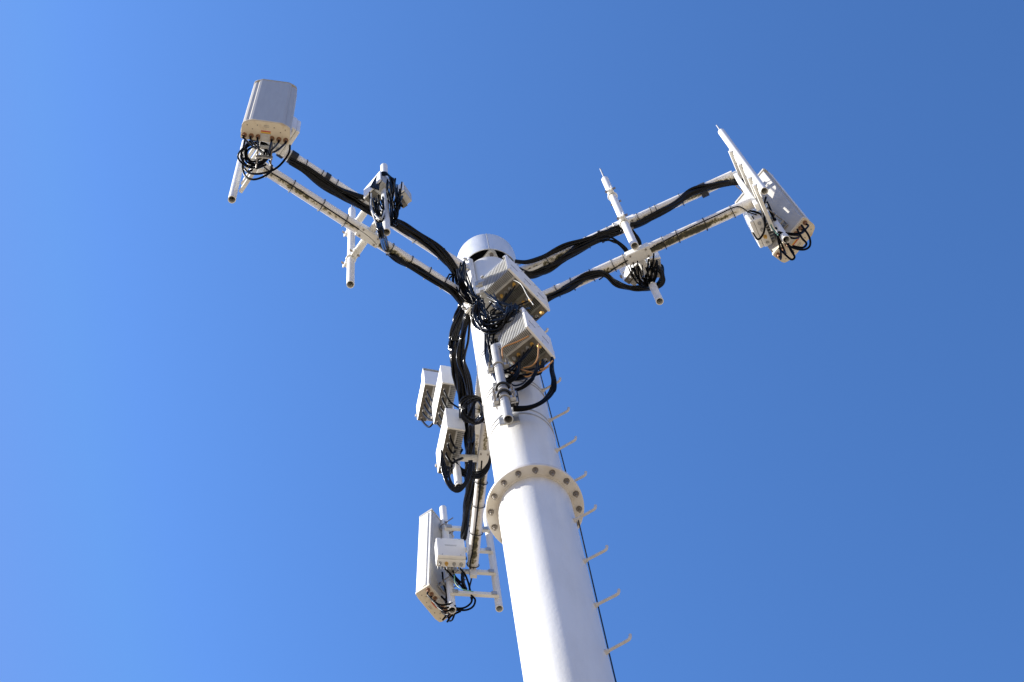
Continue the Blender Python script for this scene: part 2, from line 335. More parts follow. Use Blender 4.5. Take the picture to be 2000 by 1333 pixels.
# ------------------------------------------------------------------ vertical mounting pipes on the arms
def vpipe(xy, z0, z1, r, label, rod=0.0, clamps=(), yaw=0, m='pipe', cm='white', group='vertical mounting pipes'):
    x, y = xy; t = thing('mounting_pipe', (x, y, z0), label, 'pipe', group); f = Frame((x, y, 0), yaw)
    MB().hollow((x, y, z0), (x, y, z1), r).build('pipe_body', m, t)
    if rod:
        q = MB(); q.cyl((x, y, z1-.03), (x, y, z1+rod), .009, .007, 10); q.cyl((x, y, z1-.002), (x, y, z1+.02), r*.99, r*.6, 20); q.build('lightning_rod', 'steel', t)
    for z in clamps:
        q = MB()
        q.torus((x, y, z), (0, 0, 1), r+.006, .008, 24, 6)
        for sx in (-1, 1):
            q.box(f, (0, sx*(r+.030), z), (.035, .045, .055), .006); q.box(f, (.024, sx*(r+.034), z), (.010, .060, .085), .003)
        c = q.build('pipe_clamp', cm, t)
        each('bolt', 'bolt', c, [MB().cyl(f.p(-.05, sx*(r+.036), z+dz), f.p(.06, sx*(r+.036), z+dz), .005, seg=8).cyl(f.p(-.042, sx*(r+.036), z+dz), f.p(-.03, sx*(r+.036), z+dz), .010, seg=6) for sx in (-1, 1) for dz in (-.018, .018)])
    return t
side = {'left': ('far', 'near'), 'right': ('near', 'far'), 'rear': ('right', 'left')}
def axy(k, s, v): q = A(k, s, v, 0); return (q.x, q.y)
vpipe(axy('left', 1.47, -.28), 17.69, 20.05, .036, 'bare white pipe with a thin rod on top, below the middle of the left arm', .25, (ZL-.02, ZU), ANG['left'])
vpipe(axy('left', 1.47, .295), 17.72, 19.97, .036, 'white pipe carrying the cabled radios in the middle of the left arm', 0, (), ANG['left'])
vpipe(axy('right', 1.46, -.32), 17.78, 20.03, .036, 'bare white pipe with clamps and thin rod crossing the middle of the right arm', .42, (ZL+.03, ZU), ANG['right'])
vpipe(axy('right', 1.46, .27), 17.79, 20.0, .036, 'white pipe poking out below the radio cluster of the right arm', 0, (), ANG['right'])
vpipe(axy('rear', 1.46, -.28), 17.75, 20.0, .036, 'white pipe of the rear arm hidden behind the mast', 0, (ZL, ZU), ANG['rear'])
vpipe(axy('rear', 1.46, .27), 17.76, 20.0, .038, 'white pipe with open end below the three radios left of the mast', 0, (), ANG['rear'])
vpipe(axy('left', 2.735, -.272), 17.94, 20.0, .036, 'bare white pipe with open lower end at the tip of the left arm', 0, (), ANG['left'])
vpipe(axy('left', 2.735, .235), 18.2, 20.1, .036, 'white pipe behind the grey antenna at the tip of the left arm', 0, (), ANG['left'])
vpipe(axy('right', 2.735, -.21), 18.0, 20.22, .035, 'bare white pipe with thin rod at the tip of the right arm', .28, (), ANG['right'])
vpipe(axy('right', 2.735, .24), 17.82, 20.0, .036, 'white pipe holding the antenna at the tip of the right arm', 0, (), ANG['right'])
vpipe(axy('rear', 2.735, -.235), 17.80, 20.0, .038, 'bare pale pipe with open lower end right of the lowest antenna, beside the mast', 0, (), ANG['rear'])
vpipe(axy('rear', 2.735, .225), 17.72, 20.0, .038, 'white pipe between the lowest antenna and its small radio box', 0, (), ANG['rear'])

# ------------------------------------------------------------------ panel antennas
def rowz(x, y, row):
    lo, hi = 10, 25
    for _ in range(40):
        z = (lo+hi)/2; c = ROT.transposed() @ (V((x, y, z))-CAM); r = IH/2-F*c.y/-c.z
        if r > row: lo = z
        else: hi = z
    return z
def antenna(k, yaw, bottom_row, W, D, L, tilt, label, pv, so=2.735, off=.27, frontm='radome', nconn=7, shift=0):
    """yaw: direction the face looks; local x across the face, local -y out of the face"""
    px_, py_ = axy(k, so, pv); n = V((math.cos(math.radians(yaw)), math.sin(math.radians(yaw)), 0)); sd = V((-n.y, n.x, 0))
    c = V((px_, py_, 0))+n*off+sd*shift; z0 = rowz(c.x, c.y, bottom_row)
    f = Frame((c.x, c.y, z0), yaw+90, tilt)
    t = thing('panel_antenna', (c.x, c.y, z0), label, 'antenna', 'panel antennas at the arm tips')
    h, d = W/2, D/2
    # radome section: stepped front with rounded shoulders; -y is the front
    if frontm == 'shell': front = [(-h, d*.1), (-h, -d*.55), (-h*.95, -d*.85), (-h*.7, -d), (h*.7, -d), (h*.97, -d*.92), (h, -d*.8), (h, d*.1)]
    else: front = [(-h, d*.1), (-h, -d*.25), (-h*.97, -d*.50), (-h*.88, -d*.66), (-h*.76, -d*.70), (-h*.72, -d*.92), (-h*.62, -d*1.0), (h*.62, -d*1.0), (h*.72, -d*.92), (h*.76, -d*.70), (h*.88, -d*.66), (h*.97, -d*.50), (h, -d*.25), (h, d*.1)]
    q = MB(); q.prism(f, front+[(h*.99, d*(.88 if frontm == 'shell' else .55)), (-h*.99, d*.55)], .035, L-.03); q.build('radome', frontm, t)
    bk = MB(); bk.prism(f, [(h*.94, d*.552), (h*.90, d*1.0), (-h*.90, d*1.0), (-h*.94, d*.552)], .05, L-.05); bk.build('back_plate', 'back', t)
    def sc(p, a, b): return [(x*a, y*b) for x, y in p]
    capp = [(-h, d*.9), (-h, -d*.35), (-h*.95, -d*.65), (-h*.84, -d*.82), (-h*.6, -d*1.03), (h*.6, -d*1.03), (h*.84, -d*.82), (h*.95, -d*.65), (h, -d*.35), (h, d*.9), (h*.95, d*1.03), (-h*.95, d*1.03)]
    if frontm == 'shell': capp = [(-h, d), (-h, -d*.55), (-h*.95, -d*.85), (-h*.7, -d), (h*.7, -d), (h*.97, -d*.92), (h, -d*.8), (h, d)]
    bc = MB(); bc.prism(f, sc(capp, 1.015, 1.03), .0, .034); bc.prism(f, sc(capp, .97, .95), -.010, -.001); bc = bc.build('bottom_cap', 'cream', t)
    tc = MB(); tc.prism(f, sc(capp, 1.012, 1.02), L-.029, L+.002); tc.build('top_cap', 'back', t)
    # side rails
    each('side_rail', 'shell', t, [MB().box(f, (sx*(h+.003), d*.30, L/2), (.008, D*.22, L-.10), .002) for sx in (-1, 1)])
    # connectors in a row near the rear edge of the underside
    cons = []
    for i in range(nconn):
        x = -h*.86+(2*h*.86)*i/(nconn-1)
        if abs(i-(nconn-1)/2) < .6 and nconn > 5: continue
        q = MB(); q.cyl(f.p(x, d*.62, -.009), f.p(x, d*.62, -.022), .022, seg=16); q.cyl(f.p(x, d*.62, -.022), f.p(x, d*.62, -.062), .013, seg=14); q.build('connector', 'rust', bc); cons.append(f.p(x, d*.62, -.06))
    q = MB(); q.box(f, (0, d*.58, -.016), (.085, .062, .014), .003); q.cyl(f.p(.012, d*.6, -.022), f.p(.012, d*.6, -.036), .013, seg=14); q.build('control_port', 'fin', bc)
    MB().box(f, (0, -d*.02, -.0115), (.085, .008, .002)).build('warning_label', 'red', bc)
    MB().box(f, (0, d*.12, -.0115), (.085, .012, .002)).build('warning_label', 'yellow', bc)
    q = MB()
    for dx in (-.016, .004): q.box(f, (0, -d*.50+dx*.6, -.0113), (.045, .003, .0015))
    q.build('printed_text', 'print', bc)
    each('screw', 'bolt', bc, [MB().cyl(f.p(x*W/.43, y*d, -.009), f.p(x*W/.43, y*d, -.0135), .005, seg=8) for x, y in ((-.08, -.55), (.07, -.5), (-.12, -.1), (.13, -.1), (-.17, -.45), (.17, -.4))])
    # tilt brackets to the pipe
    pipe = V((px_, py_, 0))
    for z in (.22, L-.2):
        q = MB(); pb = f.p(0, d, z); pp = V((px_, py_, pb.z)); dv = pp-pb; fm = Frame(pb, math.degrees(math.atan2(dv.y, dv.x))); ln = math.hypot(dv.x, dv.y)
        for sx in (-1, 1): q.box(fm, (ln*.5-.02, sx*.045, 0), (max(ln-.03, .05), .007, .07), .002)
        q.box(fm, (ln-.045, 0, 0), (.012, .15, .075), .003); q.box(fm, (ln+.045, 0, 0), (.012, .15, .075), .003); q.box(fm, (.008, 0, 0), (.012, .14, .11), .003)
        br = q.build('bracket', 'steel', t)
        each('bolt', 'bolt', br, [MB().cyl(fm.p(ln-.09, sx*.062, 0), fm.p(ln+.15, sx*.062, 0), .006, seg=8).cyl(fm.p(ln+.052, sx*.062, 0), fm.p(ln+.066, sx*.062, 0), .012, seg=6) for sx in (-1, 1)])
    return t, f, cons
ant = {}
ant['left'] = antenna('left', -70, 257, .415, .17, 2.12, -3.0, 'grey panel antenna with cream underside at the tip of the left arm, facing the viewer', .265, off=.24, shift=-.005)
ant['right'] = antenna('right', 49, 472, .45, .17, 1.55, -3.5, 'panel antenna at the tip of the right arm, sunlit metal back towards the viewer', .24, off=.20)
ant['rear'] = antenna('rear', 156, 1181, .40, .17, 1.62, -3.5, 'lowest panel antenna, white side in sun, left of the mast', .225, off=.20, frontm='shell')

# ------------------------------------------------------------------ small radio boxes at the arm tips
def tipbox(k, label, s=2.52, v=.20, zc=18.55, W=.29, D=.15, Ht=.36, dyaw=0):
    c = A(k, s, v, zc-Ht/2); f = Frame(c, ANG[k]+dyaw)      # local -x looks back to the mast
    t = thing('radio_box', c, label, 'radio box', 'small radio boxes at the arm tips')
    MB().box(f, (0, 0, Ht/2), (D*.56, W, Ht), .014).build('housing', 'radio', t)
    MB().box(f, (-D*.42, 0, Ht/2), (D*.26, W*.97, Ht*.97), .012).build('cover', 'radio', t)
    q = MB()
    for i in range(9): q.box(f, (D*.41, -W*.42+W*.84*i/8, Ht/2), (D*.3, .005, Ht*.85))
    q.build('heat_sink', 'fin', t)
    con = []
    for i, v_ in enumerate((-.10, -.03, .045, .11)):
        q = MB(); q.cyl(f.p(.0, v_*W/.29, .002), f.p(.0, v_*W/.29, -.014), .018, seg=14); q.cyl(f.p(.0, v_*W/.29, -.014), f.p(.0, v_*W/.29, -.048), .010, seg=12); q.build('connector', 'steel' if i != 2 else 'brass', t); con.append(f.p(0, v_*W/.29, -.045))
    q = MB(); q.tube([f.p(-D*.2, -W*.40, .02), f.p(-D*.2, -W*.52, .05), f.p(-D*.2, -W*.52, .10), f.p(-D*.2, -W*.44, .12)], .006, 8); q.build('handle', 'dark', t)
    each('screw', 'bolt', t, [MB().cyl(f.p(-D*.55, y, z), f.p(-D*.56, y, z), .006, seg=8) for y in (-.09, .09) for z in (.03, Ht-.03)])
    q = MB()
    for i in range(2): q.box(f, (-D*.5515, -.0, Ht*.60-i*.018), (.001, .12-.01*i, .006))
    q.build('printed_text', 'print', t)
    each('bracket', 'steel', t, [MB().box(f, (D*.75, 0, Ht*z), (D*.45, .06, .05), .003) for z in (.25, .75)])
    return f, con
tip = {}
tip['left'] = tipbox('left', 'small white radio box half hidden behind the grey antenna of the left arm', s=2.60, v=.33, zc=18.62, Ht=.42)
tip['right'] = tipbox('right', 'small white radio box under the end of the right arm beside its antenna', s=2.60, v=.26, zc=18.5, Ht=.40, dyaw=0)
tip['rear'] = tipbox('rear', 'small white radio box in front of the lowest antenna', s=2.50, v=.235, zc=18.44, Ht=.40)

# ------------------------------------------------------------------ slim radios on the middle pipes
def slimradio(f, W, D, Ht, label, group='slim radios on the middle pipes', ncon=5, bracket=False):
    """local x across the front, y away from the front, z up; origin at the nearest lower corner"""
    t = thing('radio_unit', f.o, label, 'radio', group)
    MB().box(f, (W*.26, D/2+.004, Ht/2), (W*.52, D-.008, Ht), .007).build('housing', 'radio', t)
    MB().box(f, (W/2, -.004, Ht/2+.004), (W, .018, Ht+.01), .005).build('front_cover', 'radio', t)
    q = MB(); n = 22
    for i in range(n): q.box(f, (W*.76, .02+(D-.035)*i/(n-1), Ht/2-.003), (W*.46, .005, Ht*.94))
    q.box(f, (W*.56, D/2, Ht/2), (W*.10, D-.03, Ht*.97)); q.build('heat_sink', 'fin', t)
    MB().box(f, (W*.26, D/2, -.004), (W*.50, D*.97, .012), .003).build('connector_panel', 'under', t)  # dark panel spread wide to paint shade under the housing
    con = []
    for i in range(ncon):
        y = .05+(D-.10)*i/(ncon-1); q = MB(); q.cyl(f.p(W*.22, y, -.008), f.p(W*.22, y, -.022), .017, seg=12); q.cyl(f.p(W*.22, y, -.022), f.p(W*.22, y, -.052), .0105, seg=12); q.build('connector', 'steel' if i % 2 else 'bolt', t); con.append(f.p(W*.22, y, -.048))
    q = MB()
    q.cyl(f.p(-.006, D*.8, Ht*.45), f.p(.0, D*.8, Ht*.45), .012, seg=10); q.box(f, (.0, D+.005, Ht*.40), (.03, .02, .05), .004)
    q.build('latch', 'bolt', t)
    q = MB(); q.tube([f.p(W*.1, .03, Ht-.01), f.p(W*.1, .04, Ht+.04), f.p(W*.8, .04, Ht+.04), f.p(W*.8, .03, Ht-.01)], .007, 8); q.build('handle', 'steel', t)
    if bracket:
        q = MB(); q.box(f, (W*.5, .05, Ht+.10), (W*1.0, .10, .012), .002); q.box(f, (W*.02, .05, Ht+.055), (.012, .10, .10), .002); q.box(f, (W*.98, .05, Ht+.055), (.012, .10, .10), .002); q.build('bracket', 'steel', t)
    return con
rearK = [(P(873, 837, .96), .178, .48, .49, False), (P(863, 749, .80), .160, .45, .47, False), (P(829, 751, 1.22), .190, .42, .38, True)]
inv = AF['rear']
def to_local(p): return V((p.dot(inv.x), p.dot(inv.y), p.z))
names = {'rear': ['white slim radio left of the mast, lowest of the three, cables looping below it', 'white slim radio left of the mast, upper one nearer the mast', 'white slim radio left of the mast, outermost with a bracket on top'],
         'left': ['slim radio on the middle pipe of the left arm, lower one among the cables', 'slim radio on the middle pipe of the left arm, upper one nearer its pipe', 'slim radio on the middle pipe of the left arm, outermost'],
         'right': ['slim radio hanging below the middle of the right arm, lower one among the cables', 'slim radio below the middle of the right arm, upper one nearer its pipe', 'slim radio below the middle of the right arm, outermost']}
cons = {}
for i, (p, W, D, Ht, br) in enumerate(rearK):
    cons[('rear', i)] = slimradio(Frame(p, 22.8), W, D, Ht, names['rear'][i], bracket=br)
# left and right arms carry boxier radios strapped to the two sides of their pipe
def siderad(k, s, v, z, yaw, W, D, Ht, label, key):
    c = A(k, s, v, z); cons[key] = slimradio(Frame(c, ANG[k]+yaw), W, D, Ht, label)
def cornerrad(left, yaw, W, D, Ht, label, key): cons[key] = slimradio(Frame(left, yaw), W, D, Ht, label)
cornerrad(H(712, 390, 19.05), -38, .25, .125, .30, 'small weathered radio on the outer side of the left arm middle pipe', ('left', 0))
cornerrad(H(771, 385, 18.9), -22, .11, .14, .26, 'small weathered radio on the mast side of the left arm middle pipe', ('left', 1))
siderad('right', 1.40, .10, 18.50, 60, .13, .20, .34, 'small shaded radio behind the lower tube of the right arm, mast side', ('right', 0))
siderad('right', 1.53, .10, 18.46, 20, .11, .20, .32, 'small shaded radio behind the lower tube of the right arm, outer side', ('right', 1))

# ------------------------------------------------------------------ two big finned radios in front of the mast
def bigradio(left, K, far, Ht, nmod, label, nfin=19):
    left, K, far = V(left), V(K), V(far); ex = (K-left); W = ex.length; yaw = math.degrees(math.atan2(ex.y, ex.x)); f = Frame(left, yaw); D = (far-K).dot(f.y)
    t = thing('radio_unit', left, label, 'radio', 'large finned radios in front of the mast'); m = D/nmod; cons_ = []
    for i in range(nmod):
        o = i*m; q = MB(); nf = nfin
        for j in range(nf): q.box(f, (W*.02+(W*.93)*j/(nf-1), o+m*.24, Ht/2), (.0055, m*.42, Ht*.98))
        q.box(f, (W*.485, o+m*.50, Ht/2), (W*.95, m*.10, Ht*.985)); q.build('heat_sink', 'fin' if i == 0 else 'sink', t)  # inner modules get the darker fins, shade painted in
        q = MB(); q.box(f, (W*.485, o+m*.76, Ht/2), (W*.95, m*.44, Ht*.97), .006); q.build('housing', 'radio', t)
        q = MB(); q.box(f, (W*.48, o+m*.76, -.001), (W*.92, m*.43, .010), .003); cpn = q.build('connector_panel', 'under', t)  # connector plate enlarged so its dark colour shades the underside
        for j in range(5):
            x = W*(.14+.16*j); q = MB(); q.cyl(f.p(x, o+m*.76, -.005), f.p(x, o+m*.76, -.02), .015, seg=12); q.cyl(f.p(x, o+m*.76, -.02), f.p(x, o+m*.76, -.05), .0095, seg=12)
            q.build('connector', ['steel', 'brass', 'bolt', 'steel', 'brass'][(j+i) % 5], cpn); cons_.append(f.p(x, o+m*.76, -.045))
    q = MB(); q.box(f, (W*.985, D*.5, Ht*.5+.004), (.022, D+.015, Ht+.015), .006); cv = q.build('side_cover', 'radio', t)
    for i in range(nmod):
        q = MB(); q.box(f, (W*.985+.0115, (i+.45)*m, Ht*.48), (.002, m*.48, .010)); q.build('slot', 'dark', cv)  # dark strip painted as the shade of a recess
        each('screw', 'bolt', cv, [MB().cyl(f.p(W*.985+.010, (i+.1)*m, Ht*z), f.p(W*.985+.014, (i+.1)*m, Ht*z), .006, seg=8) for z in (.12, .88)])
    for z in (Ht*.25, Ht*.8):
        c = left+f.z*z; e_ = V((left.x*.6, -.262, c.z)); fm = Frame((c+e_)/2, math.degrees(math.atan2(e_.y-c.y, e_.x-c.x))); ln = (e_-c).length
        MB().box(fm, (0, 0, 0), (ln, .07, .08), .004).box(fm, (-ln/2+.02, 0, 0), (.02, .13, .12), .004).box(fm, (ln/2-.012, 0, 0), (.02, .16, .14), .004).build('mast_bracket', 'grey', t)
    each('lug', 'steel', t, [MB().box(f, (W*x, .01, Ht+.010), (.033, .033, .035), .006) for x in (.05, .93)])
    each('bracket', 'steel', t, [MB().box(f, (-.035, D*.15, z), (.06, .10, .05), .004).box(f, (-.05, D*.45, z), (.03, D*.6, .03), .003) for z in (Ht*.2, Ht*.75)])
    return f, W, D, m, cons_
zA = 17.82; fA = bigradio(H(944, 570.4, zA), H(994.6, 525.6, zA), H(1067, 612, zA), .40, 3, 'large finned grey radio in front of the mast, upper one at the arm hub')
zB = 16.32; fB = bigradio(H(975.6, 681.7, zB), H(1030.2, 638.8, zB), H(1087, 697, zB), .47, 2, 'large finned grey radio in front of the mast, lower one with orange cables')
MB_ = P(996, 819, -.47)
pp = vpipe((MB_.x-.012, -.47), MB_.z, 16.45, .037, 'grey pipe with open lower end held off the mast beside the finned radios', 0, (15.28, 15.42, 16.0), 90, 'grey', 'grey')
q = MB()
for z in (15.35, 16.1):
    f = Frame((MB_.x-.012, -.47, z), 90); MB().box(f, (.12, 0, 0), (.18, .07, .09), .005).box(f, (.205, 0, 0), (.015, .16, .14), .004).build('standoff_bracket', 'steel', pole)

# ------------------------------------------------------------------ cables
def mess(mb, pt, box, end, n, r, rnd, ej=8, via=None):
    x0, y0, x1, y1 = box
    for _ in range(n):
        u = rnd.uniform; a, b = u(x0, x1), u(y0, y1); ex, ey = end[0]+u(-ej, ej), end[1]+u(-ej, ej); k1, k2 = u(.2, .45), u(.55, .8)
        bow = u(-9, 9); sag = u(0, 9)
        bundle(mb, [pt(a, b), pt(a+(ex-a)*k1*.5+bow*.6, b+(ey-b)*k1+sag*.5), pt(a+(ex-a)*k2*.8+bow, b+(ey-b)*k2+sag), pt(ex, ey)], 1, 0, r*u(.75, 1.2), rnd)
def cable_thing(name, mb, label, cat='cables', m='black', group=None): return single(mb, name, 'matte' if m == 'black' and name in ('cable_tangle', 'cable_loop') else m, label, cat, group)
R1 = random.Random(3)
zc = ZU-.075
mb = MB()
pa = [H(x, y, zc) for x, y in ((566, 316), (590, 330), (615, 349), (640, 366), (665, 382), (690, 396), (712, 407), (740, 422), (766, 434), (797, 450), (831, 472), (860, 496), (885, 521), (902, 545))]
bundle(mb, pa, 12, [.020, .022, .028, .030, .034, .042, .042, .045, .047, .049, .049, .046, .042, .04], .015, R1)
bundle(mb, [H(x, y, zc) for x, y in ((566, 312), (600, 328), (640, 355), (668, 372), (690, 380), (715, 387))], 4, .015, .013, R1)
cable_thing('cable_bundle', mb, 'thick black cable bundle hanging under the upper tube of the left arm', group='cable runs along the arms')
for s, ln, lb in ((1.93, .05, 'black tape wrap on the left arm upper tube, nearest its middle pipe'), (2.30, .07, 'black tape wrap on the left arm upper tube, middle of three'), (2.42, .06, 'black tape wrap on the left arm upper tube, nearest the antenna')):
    cable_thing('tape_wrap', MB().tube([A('left', s, 0, ZU-.012), A('left', s+ln, 0, ZU-.012)], .068, 20), lb, 'tape', 'tape', 'tape wraps')
mb = MB(); zc = ZL-.07
bundle(mb, [P(742, 440, -1.5), P(746, 462, -1.42)]+[H(x, y, zc) for x, y in ((754, 486), (772, 503), (800, 520), (830, 537), (860, 555), (885, 572), (903, 592))], 7, [.025, .025, .022, .024, .027, .027, .027, .027, .025], .0125, R1)
cable_thing('cable_bundle', mb, 'black cable bundle curving from the radios onto the lower tube of the left arm', group='cable runs along the arms')
mb = MB(); bundle(mb, [H(x, y, ZL-.058) for x, y in ((515, 326), (530, 338), (560, 356), (600, 382), (640, 408), (690, 441), (720, 462), (736, 478))], 1, 0, .006, R1)
cable_thing('cable', mb, 'single thin black cable along the lower tube of the left arm', 'cable')
mb = MB(); bundle(mb, [P(898, 520, -.25), P(885, 545, -.2), P(894, 570, -.15), P(915, 585, -.1), P(940, 580, -.3)], 6, [.03, .05, .05, .04, .03], .009, R1, twist=3)
bundle(mb, [P(905, 515, -.35), P(903, 540, -.33), P(912, 565, -.3), P(930, 590, -.3), P(925, 620, -.2)], 5, [.03, .04, .04, .04, .03], .009, R1, twist=3)
mess(mb, lambda x, y: Q(x, y, -.40+R1.uniform(-.04, .04), 560), (888, 515, 912, 560), (928, 592), 14, .0085, R1, 10)
cable_thing('cable_tangle', mb, 'tangle of black cables at the left side of the hub', group='tangled jumper cables')
# right arm
mb = MB(); zc = ZU-.08
bundle(mb, [H(x, y, zc) for x, y in ((1012, 530), (1035, 537), (1060, 532), (1080, 521), (1100, 506), (1122, 491), (1150, 476), (1180, 461), (1200, 453), (1228, 445), (1250, 436), (1283, 419), (1320, 399), (1350, 378), (1380, 366), (1410, 359), (1440, 356), (1458, 354))], 13, [.03, .03, .035, .038, .040, .042, .042, .040, .038, .038, .036, .036, .036, .035, .03, .022, .02, .02], .0145, R1)
bundle(mb, [H(x, y, zc+.02) for x, y in ((1006, 510), (1030, 512), (1060, 503), (1085, 490), (1110, 479), (1140, 470), (1170, 461), (1195, 452))], 4, .018, .012, R1)
cable_thing('cable_bundle', mb, 'thick black cable bundle hanging under the upper tube of the right arm', group='cable runs along the arms')
cable_thing('tape_wrap', MB().tube([A('right', 2.26, 0, ZU-.02), A('right', 2.33, 0, ZU-.02)], .072, 20), 'wide black tape wrap on the right arm upper tube near its antenna', 'tape', 'tape', 'tape wraps')
cable_thing('tape_wrap', MB().tube([A('right', 1.18, 0, ZU-.02), A('right', 1.205, 0, ZU-.02)], .066, 20), 'narrow black tape wrap on the right arm upper tube near its middle pipe', 'tape', 'tape', 'tape wraps')
mb = MB(); zc = ZL-.075
bundle(mb, [H(x, y, zc) for x, y in ((1062, 588), (1085, 575), (1110, 561), (1135, 547), (1155, 538), (1172, 534), (1186, 539), (1200, 551), (1215, 559), (1235, 563), (1262, 562), (1280, 560), (1292, 550), (1291, 535), (1283, 522))], 6, [.035, .035, .035, .033, .028, .025, .022, .02, .02, .02, .022, .022, .02, .02, .025], .0125, R1)
cable_thing('cable_bundle', mb, 'black cable bundle sagging from the lower tube of the right arm to its radios', group='cable runs along the arms')
mb = MB(); bundle(mb, [H(x, y, 18.7) for x, y in ((1170, 470), (1190, 467), (1205, 473), (1218, 484), (1226, 496))], 3, .03, .010, R1)
bundle(mb, [H(x, y, 18.7) for x, y in ((1215, 445), (1232, 452), (1245, 466), (1250, 480), (1240, 492))], 4, .03, .010, R1)
cable_thing('cable_tangle', mb, 'thin black cables dropping between the two tubes of the right arm', group='tangled jumper cables')
mb = MB(); bundle(mb, [H(x, y, ZL-.057) for x, y in ((1170, 547), (1215, 515), (1250, 498), (1290, 475), (1350, 444), (1400, 421), (1440, 404), (1462, 415), (1478, 420))], 1, 0, .006, R1)
cable_thing('cable', mb, 'single thin black cable along the lower tube of the right arm', 'cable')
# main bundle down the left side of the mast and out along the rear arm
mb = MB()
main = [P(915, 575, -.12), P(906, 597, .05), P(897, 625, .15), P(889, 660, .28), P(887, 695, .38), P(897, 728, .55), P(906, 765, .75), P(910, 805, .95), P(914, 850, 1.2), P(917, 885, 1.42), P(919, 920, 1.6), P(917, 955, 1.8), P(912, 990, 2.0), P(908, 1025, 2.2), P(905, 1052, 2.36)]
bundle(mb, main, 20, [.03, .04, .05, .052, .056, .066, .07, .066, .06, .055, .045, .035, .032, .028, .026], .0135, R1, twist=1.4)
cable_thing('cable_bundle', mb, 'thick black cable bundle dropping left of the mast and along the rear arm', group='cable runs along the arms')
mb = MB(); bundle(mb, [P(936, 588, -.3), P(920, 602, -.2), P(912, 625, -.1), P(905, 660, .1), P(903, 700, .25), P(912, 735, .4), P(918, 775, .6), P(920, 820, .9), P(922, 860, 1.2)], 13, [.03, .03, .035, .04, .05, .055, .055, .05, .04], .012, R1, twist=1.6)
cable_thing('cable_bundle', mb, 'second black cable bundle squeezed between the mast and the main bundle', group='cable runs along the arms')
mb = MB(); bundle(mb, [H(x, y, ZL-.06) for x, y in ((941, 900), (938, 940), (934, 985), (929, 1030), (923, 1075), (918, 1105), (921, 1128), (917, 1150), (921, 1172))], 2, .006, .007, R1)
cable_thing('cable', mb, 'thin black cable along the underside of the rear arm tube', 'cable')
# coil between the mast and the slim radios, loops below the lowest radio
mb = MB(); coil(mb, P(926, 800, .62), P(926, 800, .62)-CAM, .105, 7, .0095, R1, 1.2, .12, .35)
bundle(mb, [P(905, 820, .8), P(915, 812, .7), P(930, 780, .6), P(942, 795, .55), P(938, 815, .6), P(918, 830, .8)], 3, .02, .0095, R1)
cable_thing('cable_coil', mb, 'coil of spare black cable between the mast and the slim radios', 'cable coil', group='coils of spare cable')
mb = MB()
for i in range(8):
    j = lambda a: R1.uniform(-a, a); d = i*1.6; pt = lambda x, y: Q(x, y, 1.25, 930, .003)
    bundle(mb, [pt(862+d*.8, 880+i*5), pt(863+d+j(3), 913+j(4)), pt(869+d*.6+j(2), 941-d*.8), pt(886+j(3), 960-d), pt(903+j(3), 957-d*.8), pt(915+j(3), 935-d*.5), pt(919+j(3), 900)], 1, 0, R1.uniform(.009, .0115), R1)
for i in range(4): bundle(mb, [Q(x, y+i*4, 1.3, 910, .003) for x, y in ((886+i*3, 896), (897, 912), (914, 921), (938, 921), (953, 906), (958, 890))], 1, 0, .010, R1)
cable_thing('cable_coil', mb, 'black cable loops hanging below the lowest slim radio', 'cable coil', group='coils of spare cable')
# jumpers from the slim radios
mb = MB()
for i, tgt in ((0, (905, 880, 1.35)), (1, (900, 815, 1.1)), (2, (870, 800, 1.2))):
    for n_, c in enumerate(cons[('rear', i)]):
        tg = P(tgt[0]+R1.uniform(-6, 6), tgt[1]+R1.uniform(-14, 14), tgt[2]); md = (c+tg)/2
        bundle(mb, [c+V((0, 0, .01)), c+V((.0, 0, -.06)), c.lerp(tg, .25)+V((0, 0, -.16-.02*n_)), md+V((0, 0, -.13)), tg], 1, 0, R1.uniform(.009, .013), R1)
cable_thing('cable_tangle', mb, 'short black jumper cables plugged into the three slim radios left of the mast', group='tangled jumper cables')
# hub coil left of the upper finned radio
mb = MB()
for i in range(13):
    u = R1.uniform; b = i*2.0; pt = lambda x, y: Q(x, y, -.54+u(-.02, .02), 640, .0028)
    bundle(mb, [pt(930+u(-6, 8)+b*.3, 590+u(-8, 6)), pt(923+b+u(-3, 3), 612+u(-4, 4)), pt(928+b+u(-4, 4), 636+u(-4, 4)-b*.5), pt(950+u(-6, 6), 652-b*1.1+u(-3, 3)), pt(974+u(-6, 6), 645-b+u(-4, 4)), pt(992+u(-6, 10), 622+u(-9, 7)-b*.3), pt(998+u(-8, 14), 600+u(-10, 10))], 1, 0, u(.007, .0095), R1)
for i in range(8):
    a0 = P(955+R1.uniform(-12, 14), 585+R1.uniform(-16, 8), -.5); a1 = P(985+R1.uniform(-8, 38), 602+R1.uniform(-14, 14), -.52)
    bundle(mb, [a0, a0.lerp(a1, .4)+V((R1.uniform(-.04, .04), 0, -.10)), a1+V((.03, .03, -.04)), a1+V((.10, .08, .04))], 1, 0, .0075, R1)
for i in range(6): bundle(mb, [P(930+i*3, 590, -.3), P(926+i*2, 605+i, -.36), P(930+i*3, 640-i*2, -.42), P(950+i*3, 648-i*2, -.45), P(968, 640, -.5)], 1, 0, .0085, R1)
cable_thing('cable_coil', mb, 'big black cable coil under the upper finned radio at the hub', 'cable coil', group='coils of spare cable')
